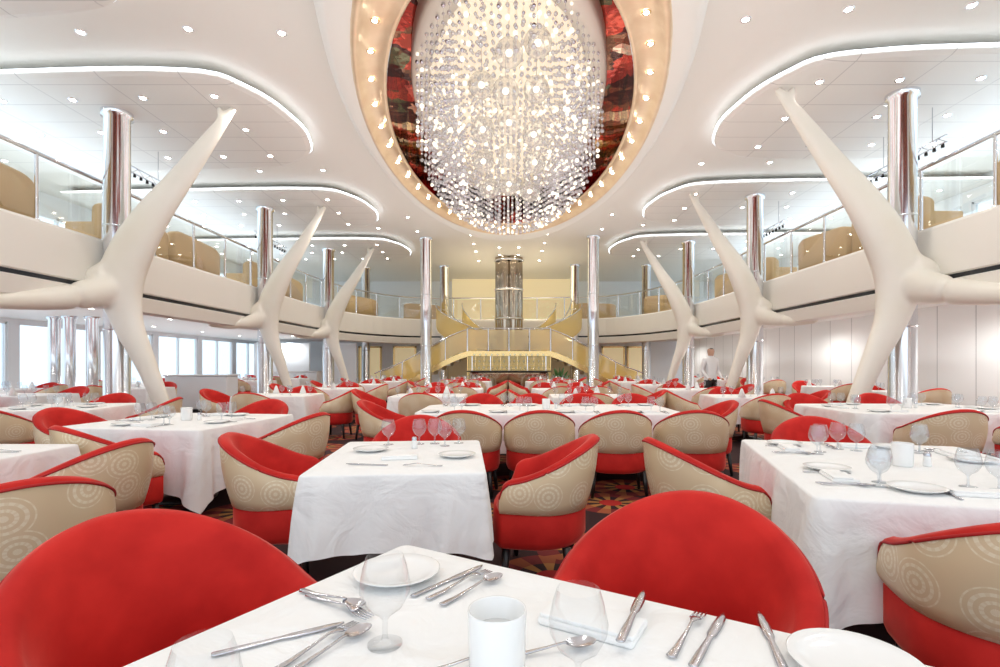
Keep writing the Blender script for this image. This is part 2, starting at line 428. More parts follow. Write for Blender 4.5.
for s in(-1,1):
    P,O=side_pts(s);n=len(P)
    v=[(p[0],p[1],3.3) for p in P]+[(p[0],p[1],3.3) for p in O]+[(p[0],p[1],2.5) for p in P]+[(p[0],p[1],2.5) for p in O]
    f=[]
    for i in range(n-1):
        f.append((i,i+1,n+i+1,n+i));f.append((2*n+i,3*n+i,3*n+i+1,2*n+i+1));f.append((i,2*n+i,2*n+i+1,i+1))
    o=obj('floor_mezzanine',mk('floor_mezzanine',v,f,M['white']));struct(o)
    prof=[(0,3.55,0),(.10,3.55,0),(.14,3.5,0),(.16,2.72,0),(.13,2.70,1),(.13,2.63,1),(.16,2.61,0),(.12,2.34,0),(.02,2.30,0),(-.3,2.45,0),(-.3,2.5,0)]
    v=[];f=[];mi=[]
    T=[]
    for i,p in enumerate(P):
        a=Vector(P[max(i-1,0)][:2]);c=Vector(P[min(i+1,n-1)][:2]);t=(c-a).normalized();nn=Vector((-t.y,t.x))
        if s<0: nn=-nn
        T.append(nn)
        for off,z,_ in prof: v.append((p[0]+nn.x*off,p[1]+nn.y*off,z))
    k=len(prof)
    for i in range(n-1):
        for j in range(k-1):
            f.append((i*k+j,i*k+j+1,(i+1)*k+j+1,(i+1)*k+j));mi.append(1 if (prof[j][2]==1 and prof[j+1][2]==1) else 0)
    o=obj('trim_%d'%tno,mk('fascia',v,f,[M['fascia'],M['dark']],False,mi));tno+=1;struct(o)
    rt=bpy.data.objects.new('glass_railing',None);COL.objects.link(rt)
    PP=[Vector((P[i][0]-T[i].x*(-.06),P[i][1]-T[i].y*(-.06),0)) for i in range(n)]
    L=[0]
    for i in range(1,n):L.append(L[-1]+(PP[i]-PP[i-1]).length)
    def at(d):
        for i in range(1,n):
            if d<=L[i]+1e-6:
                t=(d-L[i-1])/max(L[i]-L[i-1],1e-6);return PP[i-1].lerp(PP[i],t)
        return PP[-1]
    base=PP[0].copy();base.z=3.55;rt.location=base
    tag(rt,'balcony railing of clear glass panels with chrome posts and handrail','railing','balcony glass railings')
    cnt=int(L[-1]/1.35)
    ds=[(L[-1]-.05)*i/cnt for i in range(cnt+1)]
    hb=B()
    hb.tube([(p.x,p.y,4.6) for p in [at((L[-1]-.05)*i/70) for i in range(71)]],.034,8)
    me=hb.mesh('handrail',[M['chrome']],True);me.transform(Matrix.Translation(-base));obj('handrail',me,parent=rt)
    pb=B();pb.lathe([(.028,0),(.028,1.05)],8);pb.lathe([(.045,0),(.045,.02),(.028,.03)],8);pme=pb.mesh('post',[M['chrome']],True)
    for i in range(cnt+1):
        p=at(ds[i]);obj('post',pme,(p.x-base.x,p.y-base.y,.0),parent=rt)
    for i in range(cnt):
        a,c=at(ds[i]),at(ds[i+1]);d=(c-a).normalized();a2=a+d*.05;c2=c-d*.05
        v=[(a2.x-base.x,a2.y-base.y,.05),(c2.x-base.x,c2.y-base.y,.05),(c2.x-base.x,c2.y-base.y,.96),(a2.x-base.x,a2.y-base.y,.96)]
        obj('glass_panel',mk('glass_panel',v,[(0,1,2,3)],M['railglass']),parent=rt)

# ---- chrome columns
cb=B();cb.lathe([(.28,0),(.28,.05),(.235,.07),(.21,.1),(.205,5.72),(.25,5.74),(.25,5.84)],32);
for z in(1.9,3.75):cb.lathe([(.207,z),(.216,z+.005),(.216,z+.03),(.207,z+.035)],32)
colme=cb.mesh('chrome_column',[M['chrome']],True)
cols=[]
for s,hv,cu in((-1,hvL,7.08),(1,hvR,6.62)):
    for v_ in hv: cols.append((s*cu,v_,1))
    cols+=[(s*cu,25.4,1.045),(s*3.15,19.6,1.045),(s*3.15,25.2,1.045)]
for u,v_,sc in cols:
    o=obj('chrome_column',colme,R(u,v_,0),scale=(1,1,sc));tag(o,'tall polished chrome column rising from carpet to ceiling','column','polished chrome columns')
tb=B();tb.box(-.015,.015,.2,2.4,.0,.02);tb.box(-.015,.015,.2,2.4,.12,.14)
for i in range(12):
    y0=.2+i*.18;tb.tube([(0,y0,.01),(0,y0+.18,.13)] if i%2==0 else [(0,y0,.13),(0,y0+.18,.01)],.006,5)
tfr=tb.mesh('truss',[M['steel']])
tb=B();tb.lathe([(.018,0),(.026,-.012),(.028,-.06),(.001,-.05)],10);tlm=tb.mesh('lamp_head',[M['black']],True)
for s,hv in((-1,hvL),(1,hvR)):
    for v_ in hv[:2]:
        x,y,_=R(s*7.5,v_);o=obj('track_light',None,(x,y,5.1));tag(o,'slim dark truss carrying small spotlights near chrome column','light','truss track lights')
        obj('truss',tfr,parent=o)
        for i in range(12): obj('lamp_head',tlm,(0,.28+.18*i,0),parent=o)
        tb=B();tb.tube([(0,.5,.14),(0,.5,.745)],.008,5);tb.tube([(0,1.7,.14),(0,1.7,.745)],.008,5);obj('suspension_rod',tb.mesh('suspension_rod',[M['steel']]),parent=o)

# ---- horns
def horn_mesh(first):
    q=9.4/520
    def W(px,py,r): return ((px-120)*q,(365-py)*q+1.28,r*q)
    main=[W(243,113,4),W(234,124,6),W(216,148,9),W(191,182,12.5),W(164,217,17),W(143,252,21),W(132,285,21.5),W(138,322,15.5),W(152,354,11.5),W(165,385,9.5),W(175,412,8.8),W(182,436,8.8)]
    def dens(P,k=6):
        out=[];D=len(P[0])
        for i in range(len(P)-1):
            p0=P[max(i-1,0)];p1=P[i];p2=P[i+1];p3=P[min(i+2,len(P)-1)]
            for j in range(k):
                t=j/k
                out.append(tuple(.5*((2*p1[d])+(-p0[d]+p2[d])*t+(2*p0[d]-5*p1[d]+4*p2[d]-p3[d])*t*t+(-p0[d]+3*p1[d]-3*p2[d]+p3[d])*t**3) for d in range(D)))
        out.append(P[-1]);return out
    q2=B()
    D=dens(main);q2.tube([(a,0,z) for a,z,r in D],[r for a,z,r in D],20,flat=(1,.58))
    q2.tube([(W(232,128,0)[0],0,W(232,128,0)[1]),(W(227,112,0)[0],0,W(227,112,0)[1])],[4.5*q,2.8*q],12)
    if first: A=[(.12,.05,2.66,.30),(-.04,-.40,2.48,.25),(-.22,-.9,2.34,.19),(-.34,-1.5,2.24,.145),(-.40,-2.1,2.17,.115),(-.43,-2.8,2.11,.085),(-.45,-3.6,2.06,.055)]
    else: A=[(.12,.05,2.66,.29),(-.12,-.35,2.50,.21),(-.34,-.75,2.40,.15),(-.50,-1.2,2.34,.11),(-.60,-1.8,2.32,.08)]
    for arm in (A,[(.12,0,2.70,.28),(-.14,.4,2.54,.20),(-.38,.8,2.42,.14),(-.52,1.2,2.38,.10)],
                [(.10,0,2.85,.30),(-.12,0,2.78,.28),(-.34,0,2.72,.22)]):
        D=dens(arm);q2.tube([d[:3] for d in D],[d[3] for d in D],16)
    me=q2.mesh('horn',[M['cream']],True)
    t=bpy.data.objects.new('tmp',me);COL.objects.link(t)
    m=t.modifiers.new('r','REMESH');m.mode='VOXEL';m.voxel_size=.032;m.use_smooth_shade=True
    m=t.modifiers.new('s','SMOOTH');m.iterations=18;m.factor=.6
    dg=bpy.context.evaluated_depsgraph_get();r=bpy.data.meshes.new_from_object(t.evaluated_get(dg))
    bpy.data.objects.remove(t);r.polygons.foreach_set('use_smooth',[True]*len(r.polygons));r.name='branching_sculpture'
    if not r.materials: r.materials.append(M['cream'])
    return r
def flipm(h):
    h2=h.copy();h2.transform(Matrix.Scale(-1,4,(1,0,0)));h2.flip_normals();return h2
ha=horn_mesh(True);hb_=horn_mesh(False);ha2=flipm(ha);hb2=flipm(hb_)
for s,m1,m2,hv,cu in((-1,ha,hb_,hvL,7.08),(1,ha2,hb2,hvR,6.62)):
    for i,v_ in enumerate(hv):
        x,y,_=R(s*cu,v_-.2)
        o=obj('horn_sculpture',m1 if i==0 else m2,(x,y,0),scale=(1 if i==0 else .82,1,1));tag(o,'cream horn-shaped branching structure curving from floor to ceiling by column','sculpture','cream branching horn structures')

# ---- chandelier
CC=10.5
ch=bpy.data.objects.new('crystal_chandelier',None);COL.objects.link(ch);ch.location=(0,CC,6.47)
tag(ch,'huge oval chandelier of silver and crystal bead strands with glass globes','chandelier')
def el2(a,bq,z,n=72): return [(a*math.cos(2*math.pi*i/n),bq*math.sin(2*math.pi*i/n),z) for i in range(n)]
obj('ceiling_plate',rings('ceiling_plate',[el2(.01,.01,-.06),el2(1.5,3.9,-.06)],[M['plate_glow']]),parent=ch)
obj('frame',rings('frame',[el2(1.48,3.86,-.06),el2(1.49,3.88,-.34),el2(1.76,4.42,-.34),el2(1.79,4.46,-.26),el2(1.79,4.46,0)],[M['cream']]),parent=ch)
def strand(L,seed,off=0):
    rr=random.Random(seed);q=B();q.tube([(0,0,0),(0,0,-L)],.0022,3,0)
    z=-.10-.05*rr.random()
    while z>-L+.06:
        r=rr.choice((.022,.028,.034));q.sphere((0,0,z),r,8,5,rr.choice((0,1,1,1,1,2)));z-=.12
    q.sphere((0,0,-L),.036,10,6,rr.choice((1,1,1,2)));return q
pos=[]
st=.215;iy=0
y=-4.4
while y<4.45:
    x=-1.74+(st/2 if iy%2 else 0)
    while x<1.8:
        r=math.hypot(x/1.72,y/4.38)
        if r<=1:
            clear=(abs(x)<.75 and -4.0<y<.4)
            L=.98+.92*math.sqrt(max(0,1-r*r))
            if clear: L=max(.35,.42+.26*(y+CC-7)+(.3*abs(x)))
            if not (r<.55 and iy%2 and not clear): pos.append((r,x,y,L))
        x+=st
    y+=st;iy+=1
pos.sort(key=lambda p:-p[0]+ (p[2])*.08)
rest=B()
for k,(r,x,y,L) in enumerate(pos):
    q=strand(L,k)
    if k<95:
        obj('bead_strand',q.mesh('bead_strand',[M['bead'],M['crystal'],M['beadw']],True),(x,y,-.12),parent=ch)
    else:
        base=len(rest.v);rest.v+=[(a+x,b2+y,c-.12) for a,b2,c in q.v];rest.f+=[tuple(i+base for i in f) for f in q.f];rest.m+=q.m
o=obj('bead_strand',rest.mesh('bead_strands',[M['bead'],M['crystal'],M['beadw']],True),parent=ch);o['kind']='stuff'
gb=B();gb.sphere((0,0,0),.20,24,14,0);gb.sphere((0,0,0),.045,12,8,1);gb.tube([(0,0,.2),(0,0,.7)],.006,5,2);gme=gb.mesh('glass_globe',[M['globe'],M['glow'],M['steel']],True)
for i,(x,d_,z) in enumerate([(0,7.2,5.60),(-.05,7.75,5.36),(-.42,7.95,5.56),(.42,8.0,5.52),(0,8.5,5.24),(-.44,8.7,5.22),(.42,8.8,5.18),(0,9.2,4.98),(-.47,9.5,5.0),(.47,9.5,4.98),(0,10.0,4.76),(-.40,10.4,4.82),(.42,10.6,4.82),(.4,7.2,5.74)]):
    obj('glass_globe',gme,(x,d_-CC,z-6.47),parent=ch)

# ---------------------------------------------------------------- chair
def chair_section():
    NS=44;Wd,D=.336,.295
    sta=[]
    arm=.19
    arc=math.pi/2*(Wd+D)/2;tot=arc+arm
    for i in range(-NS,NS+1):
        s=i/NS;sg=1 if s>=0 else -1;d=abs(s)*tot
        if d<=arc:
            th=d/arc*math.pi/2;x=Wd*math.sin(th);y=D*math.cos(th)+.04;nx,ny=math.sin(th),math.cos(th)
        else:
            k=(d-arc)/arm;x=Wd-.01*k*k;y=.04-(d-arc);nx,ny=1,-.06*k
        sta.append((sg*x,y,sg*nx,ny,abs(s),sg*d))
    return sta
def zt(s):
    z=.635+.220*(0.5+0.5*math.cos(math.pi*min(1,s*1.04)))**.9
    if s>.88:
        t=(s-.88)/.12;z-=.085*(1-math.sqrt(max(0,1-t*t)))
    return z
def zb(s): return .44+.01*s
FL=.032
def build_chair(low=False):
    st_=chair_section()
    if low: st_=st_[::4]
    def prof_outer(s):
        T=zt(s);Bz=zb(s);out=[]
        K=5
        out.append((-.05,Bz-.005))
        for k in range(K+1):
            z=Bz+(T-.018-Bz)*k/K;h=(z-.5)/.4
            out.append((.016*math.sin(math.pi*k/K)+FL*h,z))
        return out
    def prof_inner(s):
        T=zt(s);h=(T-.5)/.4;o=FL*h
        out=[(o,T-.018),(o-.006,T-.004),(o-.030,T+.006),(o-.056,T-.006),(o-.068,T-.03)]
        for k in range(1,5):
            z=T-.03-(T-.03-.40)*k/4;hh=(z-.5)/.4;out.append((FL*hh-.068-.020*math.sin(math.pi*k/4),z))
        return out
    def bk(ny,z): return max(0,ny)*.05*(z-.4)/.5
    def sweep(pf,uvs=True):
        V=[];F=[];UV=[]
        K=None
        for x,y,nx,ny,s,d in st_:
            P=pf(s);K=len(P)
            for off,z in P:
                V.append((x+nx*off,y+ny*off+bk(ny,z),z));UV.append((d,z))
        n=len(st_)
        for i in range(n-1):
            for j in range(K-1): F.append((i*K+j,i*K+j+1,(i+1)*K+j+1,(i+1)*K+j))
        return V,F,UV,K,n
    Vo,Fo,UVo,Ko,n=sweep(prof_outer)
    Vi,Fi,UVi,Ki,_=sweep(prof_inner)
    for e,flip in((0,False),(n-1,True)):
        idx=[e*Ki+j for j in range(Ki)]
        o=[Vo[e*Ko+j] for j in range(1,Ko-1)]
        b0=len(Vi);Vi+=o;UVi+=[(0,0)]*len(o)
        loop=idx+[b0+j for j in range(len(o))]
        c=Vector((0,0,0))
        for q in loop:c+=Vector(Vi[q])
        c/=len(loop);c.y-=.025;ci=len(Vi);Vi.append(tuple(c));UVi.append((0,0))
        for a in range(len(loop)):
            p,q=loop[a],loop[(a+1)%len(loop)];F=(p,q,ci) if flip else (q,p,ci);Fi.append(F)
    def outline(ins):
        o=[]
        for x,y,nx,ny,s,d in st_: o.append((x-nx*ins,y-ny*ins))
        fl=o[0];fr=o[-1]
        k=6 if not low else 2
        for i in range(1,k):
            t=i/k;o.append((fr[0]*(1-2*t),fr[1]-.07*math.sin(math.pi*t)**.5-.005))
        return o
    def seatmesh(levels):
        V=[];F=[]
        for ins,z in levels:V+=[(a,c,z) for a,c in outline(ins)]
        m_=len(outline(0));
        for k in range(len(levels)-1):
            for i in range(m_):
                j=(i+1)%m_;F.append((k*m_+i,(k+1)*m_+i,(k+1)*m_+j,k*m_+j))
        F.append(tuple(range(m_)));F.append(tuple(reversed(range((len(levels)-1)*m_,len(levels)*m_))))
        return V,F
    Vs,Fs=seatmesh([(.05,.24),(.022,.255),(.008,.29),(.008,.44),(.03,.462),(.09,.47)])
    legs=[]
    for x,y in((-.24,.22),(.24,.22),(-.26,-.12),(.26,-.12)):
        q=B();q.tube([(x*1.1,y*1.12,0),(x,y,.25)],[.016,.026],8 if not low else 4);legs.append(q)
    pip=None
    if not low:
        pip=B();pt2=[]
        for x,y,nx,ny,s,d in st_:
            T=zt(s);z=T-.018;off=FL*(T-.5)/.4+.001;pt2.append((x+nx*off,y+ny*off+bk(ny,z),z))
        pip.tube(pt2,.006,6)
    return (Vo,Fo,UVo),(Vi,Fi,UVi),(Vs,Fs),legs,pip
so,si,ss,lg,pip=build_chair()
chair_parts=[('shell',mk('shell',so[0],so[1],M['beige'],True,uv=so[2]),'gold-beige fabric outer shell with pale circle pattern'),
 ('backrest',mk('backrest',si[0],si[1],M['red'],True),'red velvet padded lining'),
 ('piping',pip.mesh('piping',[M['redpipe']],True),'dark red piping'),
 ('seat',mk('seat',ss[0],ss[1],M['red'],True),'red velvet seat')]
for q in lg: chair_parts.append(('leg',q.mesh('leg',[M['black']],True),None))
so,si,ss,lg,_=build_chair(True)
q=B();q.add(so[0],so[1],0);q.add(si[0],si[1],1);q.add(ss[0],ss[1],1)
for z in lg:q.add(z.v,z.f,2)
farchair=mk('tub_chair_far',q.v,q.f,[M['beige'],M['red'],M['black']],True,q.m,uv=list(so[2])+[(0,0)]*(len(q.v)-len(so[2])))
CH='red and beige dining chairs'
def chair(x,y,deg,label='red velvet tub chair with beige circle-patterned shell at dining table',far=False):
    if far:
        o=obj('dining_chair',farchair,(x,y,0),rad(deg))
    else:
        o=bpy.data.objects.new('dining_chair',None);COL.objects.link(o);o.location=(x,y,0);o.rotation_euler=(0,0,rad(deg))
        for nme,me,lb in chair_parts:
            c=obj(nme,me,parent=o)
            if lb:c['label']=lb
    tag(o,label,'chair',CH);return o

# ---------------------------------------------------------------- table
def cloth(w,l_,cr,drop,seed,top=.75,dens=1.0,corner=.28,amp=.022):
    rr=random.Random(seed);P=[];Nn=[];cn=[]
    hw,hl=w/2,l_/2
    ns=int(34*dens);nc_=int(12*dens)
    cs=[(hw-cr,hl-cr,0),(-hw+cr,hl-cr,90),(-hw+cr,-hl+cr,180),(hw-cr,-hl+cr,270)]
    for q in range(4):
        cx,cy,a0=cs[q]
        for i in range(nc_):
            a=rad(a0+90*i/nc_);P.append((cx+cr*math.cos(a),cy+cr*math.sin(a)));Nn.append((math.cos(a),math.sin(a)));cn.append(1-abs(2*i/nc_-1)*.35)
        nx,ny,_=cs[(q+1)%4];a=rad(a0+90)
        sx,sy=cx+cr*math.cos(a),cy+cr*math.sin(a);ex,ey=nx+cr*math.cos(a),ny+cr*math.sin(a)
        LL=max(math.hypot(ex-sx,ey-sy),1e-4)
        for i in range(ns):
            t=i/ns;P.append((sx+(ex-sx)*t,sy+(ey-sy)*t));Nn.append((math.cos(a),math.sin(a)));dd=min(t,1-t)*LL;cn.append(.65*math.exp(-dd/.13))
    n=len(P);V=[(0,0,top)];F=[]
    ph=[rr.uniform(0,6.28) for _ in range(6)]
    L=[0]
    for i in range(1,n):L.append(L[-1]+math.hypot(P[i][0]-P[i-1][0],P[i][1]-P[i-1][1]))
    per=L[-1]+math.hypot(P[0][0]-P[-1][0],P[0][1]-P[-1][1])
    lev=[(-.25,0,0),(-.010,0,0),(-.002,-.003,0),(.002,-.010,0)]
    K=10
    rings_=[]
    for off,dz,_ in lev:
        if off==-.25: rings_.append([(p[0]*.6,p[1]*.6,top) for p in P])
        else: rings_.append([(p[0]+q[0]*off,p[1]+q[1]*off,top+dz) for p,q in zip(P,Nn)])
    f1=max(3,round(per*1.7));f2=max(5,round(per*3.6));f3=max(5,round(per*6.5))
    def fold(x):
        s=math.sin(x);return s*abs(s)**.2*.7+.3*math.sin(2*x+.6)
    for k in range(1,K+1):
        t=k/K;row=[]
        for i in range(n):
            s=2*math.pi*L[i]/per
            wv=fold(s*f1+ph[0]+1.5*math.sin(s*3+ph[2]))*.55+fold(s*f2+ph[1]+1.1*math.sin(s*5+ph[3])+.9*t)*.6
            fine=math.sin(s*f3+ph[4]+1.2*math.sin(s*4+ph[5]))*(.2+.8*cn[i])*.5
            a=amp*(t**.7)*(1+.5*cn[i])*(wv+fine*min(1,t*1.8))
            off=.004+.022*t+a+cn[i]*.045*t*(1-.35*t)
            z=top-.010-(drop-.010)*t*(1+corner*cn[i])+.010*wv*t
            row.append((P[i][0]+Nn[i][0]*off,P[i][1]+Nn[i][1]*off,max(z,.02)))
        rings_.append(row)
    for r in rings_:V+=r
    for i in range(n):F.append((0,1+i,1+(i+1)%n))
    for k in range(len(rings_)-1):
        for i in range(n):
            j=(i+1)%n;F.append((1+k*n+i,1+(k+1)*n+i,1+(k+1)*n+j,1+k*n+j))
    return V,F
def pedestal(q,l2=0,mi=0):
    for dx in ([0] if l2<.3 else [-l2,l2]):
        q.lathe([(.001,0),(.26,0),(.27,.02),(.22,.04),(.07,.06),(.045,.1),(.045,.68),(.12,.72),(.12,.745),(.001,.745)],20,cx=dx,mi=mi)
TG='white-clothed dining tables'
def table(x,y,deg,w,l_,cr=.05,drop=.39,seed=1,far=False,label='rectangular dining table under a white draped tablecloth',corner=.28,amp=.026):
    V,F=cloth(w,l_,cr,drop,seed,dens=.5 if far else 2.0,corner=corner,amp=amp)
    l2=0 if w<1.8 else w/2-.5
    if far:
        q=B();q.add(V,F,0);pedestal(q,l2,1)
        o=obj('dining_table',q.mesh('dining_table',[M['linen'],M['black']],True),(x,y,0),rad(deg))
    else:
        o=bpy.data.objects.new('dining_table',None);COL.objects.link(o);o.location=(x,y,0);o.rotation_euler=(0,0,rad(deg))
        obj('tablecloth',mk('tablecloth',V,F,M['linen'],True),parent=o)
        q=B();pedestal(q,l2);obj('pedestal',q.mesh('pedestal',[M['black']],True),parent=o)
    tag(o,label,'table',TG);return o

# ---------------------------------------------------------------- tableware meshes
ZT=.751
wgprof=[(r*.96,z*.84) for r,z in [(.001,0),(.034,0),(.034,.003),(.008,.008),(.005,.02),(.005,.055),(.012,.066),(.034,.085),(.048,.115),(.050,.135),(.043,.175),(.036,.20)]]
q=B();q.lathe(wgprof,32);wg=q.mesh('wine_glass',[M['glass']],True)
q=B();q.lathe(wgprof,24);wgm=q.mesh('wine_glass_mid',[M['glassfar']],True)
q=B();q.lathe([(.001,0),(.034,0),(.006,.006),(.005,.05),(.03,.068),(.044,.10),(.034,.165)],10);wgf=q.mesh('wine_glass_far',[M['glassfar']],True)
q=B();q.lathe([(.001,.001),(.055,.001),(.06,0),(.065,.004),(.085,.010),(.105,.018),(.107,.020),(.105,.021),(.083,.014),(.062,.009),(.001,.008)],40);plate_me=q.mesh('plate',[M['china']],True)
q=B();q.lathe([(.001,0),(.044,0),(.047,.004),(.0495,.115),(.049,.12),(.046,.118),(.044,.02),(.001,.018)],32)
cup_me=q.mesh('votive_holder',[M['china']],True)
q=B();q.lathe([(.001,0),(.042,0),(.042,.06),(.04,.064),(.006,.066),(.001,.066)],24);candle_me=q.mesh('candle',[M['china']],True)
q=B();q.lathe([(.001,0),(.018,0),(.02,.004),(.016,.05),(.015,.055)],16,mi=0);q.lathe([(.0165,.052),(.017,.066),(.010,.074),(.001,.075)],16,mi=1);salt_me=q.mesh('salt_shaker',[M['china'],M['steel']],True)
def flatshape(prof,th,zf,mat,extra=None):
    V=[];F=[]
    for y,h in prof:
        z=zf(y);V+=[(-h,y,z),(-h*.5,y,z+th),(h*.5,y,z+th),(h,y,z),(0,y,z-th*.3)]
    for i in range(len(prof)-1):
        for k in range(5):F.append((i*5+k,i*5+(k+1)%5,(i+1)*5+(k+1)%5,(i+1)*5+k))
    F.append((4,3,2,1,0));b=(len(prof)-1)*5;F.append((b,b+1,b+2,b+3,b+4))
    return V,F
def zc(y):
    return .004+.010*math.exp(-((y-.03)/.04)**2)
knife=mk('knife',*flatshape([(-.115,.006),(-.11,.009),(-.06,.0085),(0,.006),(.01,.007),(.02,.010),(.07,.011),(.105,.008),(.12,.001)],.003,lambda y:.003,None),M['steel'],True)
V,F=flatshape([(-.105,.004),(-.10,.010),(-.06,.007),(0,.0035),(.03,.003),(.045,.008),(.055,.012),(.062,.0125)],.0025,zc,None)
q=B();q.add(V,F)
for x in(-.0105,-.0035,.0035,.0105):
    V,F=flatshape([(.06,.0022),(.08,.002),(.103,.001)],.002,lambda y:zc(y)+.0,None);q.add([(a+x,b2,c) for a,b2,c in V],F)
fork=q.mesh('fork',[M['steel']],True)
V,F=flatshape([(-.105,.004),(-.10,.010),(-.06,.007),(0,.0035),(.03,.003),(.04,.006)],.0025,zc,None)
q=B();q.add(V,F)
V=[];F=[];nn=16
for k in range(4):
    r=k/3
    for i in range(nn):
        a=2*math.pi*i/nn;V.append((.019*r*math.cos(a),.066+.030*r*math.sin(a),.0035+.009*r*r))
for k in range(3):
    for i in range(nn):
        j=(i+1)%nn;F.append((k*nn+i,k*nn+j,(k+1)*nn+j,(k+1)*nn+i))
q.add(V,F);spoon=q.mesh('spoon',[M['steel']],True)
q=B();q.rbox(-.10,.10,-.055,.055,0,.014,.008);q.rbox(-.097,.10,-.05,.03,.014,.022,.006);napkin=q.mesh('napkin',[M['linen']],True)
q=B();
q.lathe([(.001,0),(.05,0),(.06,.01),(.02,.13),(.001,.15)],10);napfar=q.mesh('napkin_cone',[M['linen']],True)
def put(me,name,x,y,deg,label,cat,group,z=ZT):
    o=obj(name,me,(x,y,z),rad(deg));tag(o,label,cat,group);return o
def glass_at(x,y,me=None): return put(me or wg,'wine_glass',x,y,0,'clear stemmed wine glass standing on white tablecloth','glass','wine glasses')
def fk(x,y,d): return put(fork,'fork',x,y,d,'polished steel fork lying on white tablecloth','fork','forks')
def kn(x,y,d): return put(knife,'knife',x,y,d,'polished steel table knife lying on white tablecloth','knife','knives')
def sp_(x,y,d): return put(spoon,'spoon',x,y,d,'polished steel spoon lying on white tablecloth','spoon','spoons')
def pl(x,y): return put(plate_me,'plate',x,y,0,'small round white china plate on tablecloth','plate','white china plates')
def nap(x,y,d): return put(napkin,'napkin',x,y,d,'folded white linen napkin on tablecloth','napkin','folded napkins')

# ---------------------------------------------------------------- near layout
table(.067,.715,-30.7,1.5,1.05,.03,.40,3,label='dining table with white tablecloth laid with cutlery, glasses and plates')
chair(-.31-.515*.48-.857*.28,1.55-.857*.48+.515*.28,59,'red velvet tub chair facing the laid white table')
chair(-.31+.86*.725+.51*.26,1.55-.51*.725+.86*.26,-30.7,'red velvet tub chair facing the laid white table')
pl(-.28,1.30)
for dx,fn in((-.02,kn),(.01,fk),(.045,sp_)):
    fn(-.127+dx,1.255-dx*.8,-40)
sp_(-.395,1.165,-119);fk(-.375,1.135,-123)
fk(-.36,.97,-30);sp_(-.33,.96,-33)
kn(-.44,1.0,-60)
glass_at(-.235,.985);glass_at(.112,.84);glass_at(-.40,.68)
cp=put(cup_me,'votive_holder',-.02,.875,0,'white ceramic votive candle holder on tablecloth','candle holder',None)
c=obj('candle',candle_me,(0,0,.02),parent=cp)
nap(.17,1.06,-30);kn(.25,1.05,-25).location.z=ZT+.022
sp_(.07,.955,-75);sp_(-.10,.90,-70)
fk(.35,1.02,-35);kn(.385,1.0,-35)
kn(.50,.99,-15);put(plate_me,'plate',.60,.90,0,'small round white china plate on tablecloth','plate','white china plates')
q=B();q.box(-.05,.05,-.035,.035,0,.002);card=q.mesh('menu_card',[M['china']])
put(card,'menu_card',-.14,.83,20,'small blank white card on tablecloth','card',None)

table(-.61,3.08,5,.90,1.12,.03,.37,11,label='small rectangular table with draped white cloth and glasses',corner=.14,amp=.028)
chair(-1.38,3.3,102);chair(.14,3.2,-98);chair(-.72,4.02,5);
for x,y in((-.80,3.45),(-.50,3.5),(-.42,3.40),(-.34,3.52),(-.60,3.48)): glass_at(x,y,wgm)
pl(-.85,3.2);pl(-.3,3.0);kn(-.75,2.75,80);fk(-.45,2.72,85);nap(-.62,2.95,10)
put(salt_me,'salt_shaker',-.6,3.3,0,'small white salt shaker with steel cap','salt shaker','salt shakers')

def around(x,y,deg,w,l_,nw,nl,far=False,gap=.34,skip=(),jit=6):
    a=rad(deg);ca,sa=math.cos(a),math.sin(a)
    def pt(lx,ly,d):
        X,Y=x+lx*ca-ly*sa,y+lx*sa+ly*ca
        chair(X,Y,deg+d+random.uniform(-jit,jit),far=far)
    for i in range(nw):
        lx=-w/2+w*(i+.5)/nw
        if 'n' not in skip: pt(lx,-l_/2-gap,180)
        if 'f' not in skip: pt(lx,l_/2+gap,0)
    for i in range(nl):
        ly=-l_/2+l_*(i+.5)/nl
        if 'l' not in skip: pt(-w/2-gap,ly,90)
        if 'r' not in skip: pt(w/2+gap,ly,-90)
def setting(x,y,deg,w,l_,nw,nl,cut=True):
    a=rad(deg);ca,sa=math.cos(a),math.sin(a)
    def T(lx,ly): return x+lx*ca-ly*sa,y+lx*sa+ly*ca
    def one(lx,ly,d):
        r=rad(d);dx,dy=math.sin(r),-math.cos(r)
        px,py=-dy,dx
        def L(f,s): return T(lx+dx*f+px*s,ly+dy*f+py*s)
        X,Y=L(-.02,0);nap(X,Y,deg+d)
        X,Y=L(-.13,.14);glass_at(X,Y,wgm)
        X,Y=L(-.17,.05);glass_at(X,Y,wgm)
        X,Y=L(-.03,-.20);pl(X,Y)
        if cut:
            X,Y=L(0,.14);kn(X,Y,deg+d)
            X,Y=L(0,.17);sp_(X,Y,deg+d)
            X,Y=L(0,-.14+.035);fk(X,Y,deg+d)
    for i in range(nw):
        lx=-w/2+w*(i+.5)/nw;one(lx,-l_/2+.2,0);one(lx,l_/2-.2,180)
    for i in range(nl):
        ly=-l_/2+l_*(i+.5)/nl;one(-w/2+.2,ly,-90);one(w/2-.2,ly,90)
    X,Y=T(0,0);cp=put(cup_me,'votive_holder',X,Y,0,'white ceramic votive candle holder on tablecloth','candle holder','votive holders')
    obj('candle',candle_me,(0,0,.02),parent=cp)
    X,Y=T(.12,.02);put(salt_me,'salt_shaker',X,Y,0,'small white salt shaker with steel cap','salt shaker','salt shakers')
RT=-15;ca,sa=math.cos(rad(RT)),math.sin(rad(RT))
tx,ty=1.22+ca*.65-sa*.85,2.08+sa*.65+ca*.85
table(tx,ty,RT,1.3,1.70,.04,.44,21,label='large white-clothed dining table laid with glasses and plates',corner=.3,amp=.038)
chair(1.72,1.79,168);chair(1.20,3.05,96);chair(tx+.32,ty+1.20,-15);chair(tx+1.0,ty-.1,-106)
setting(tx,ty,RT,1.3,1.70,1,2)
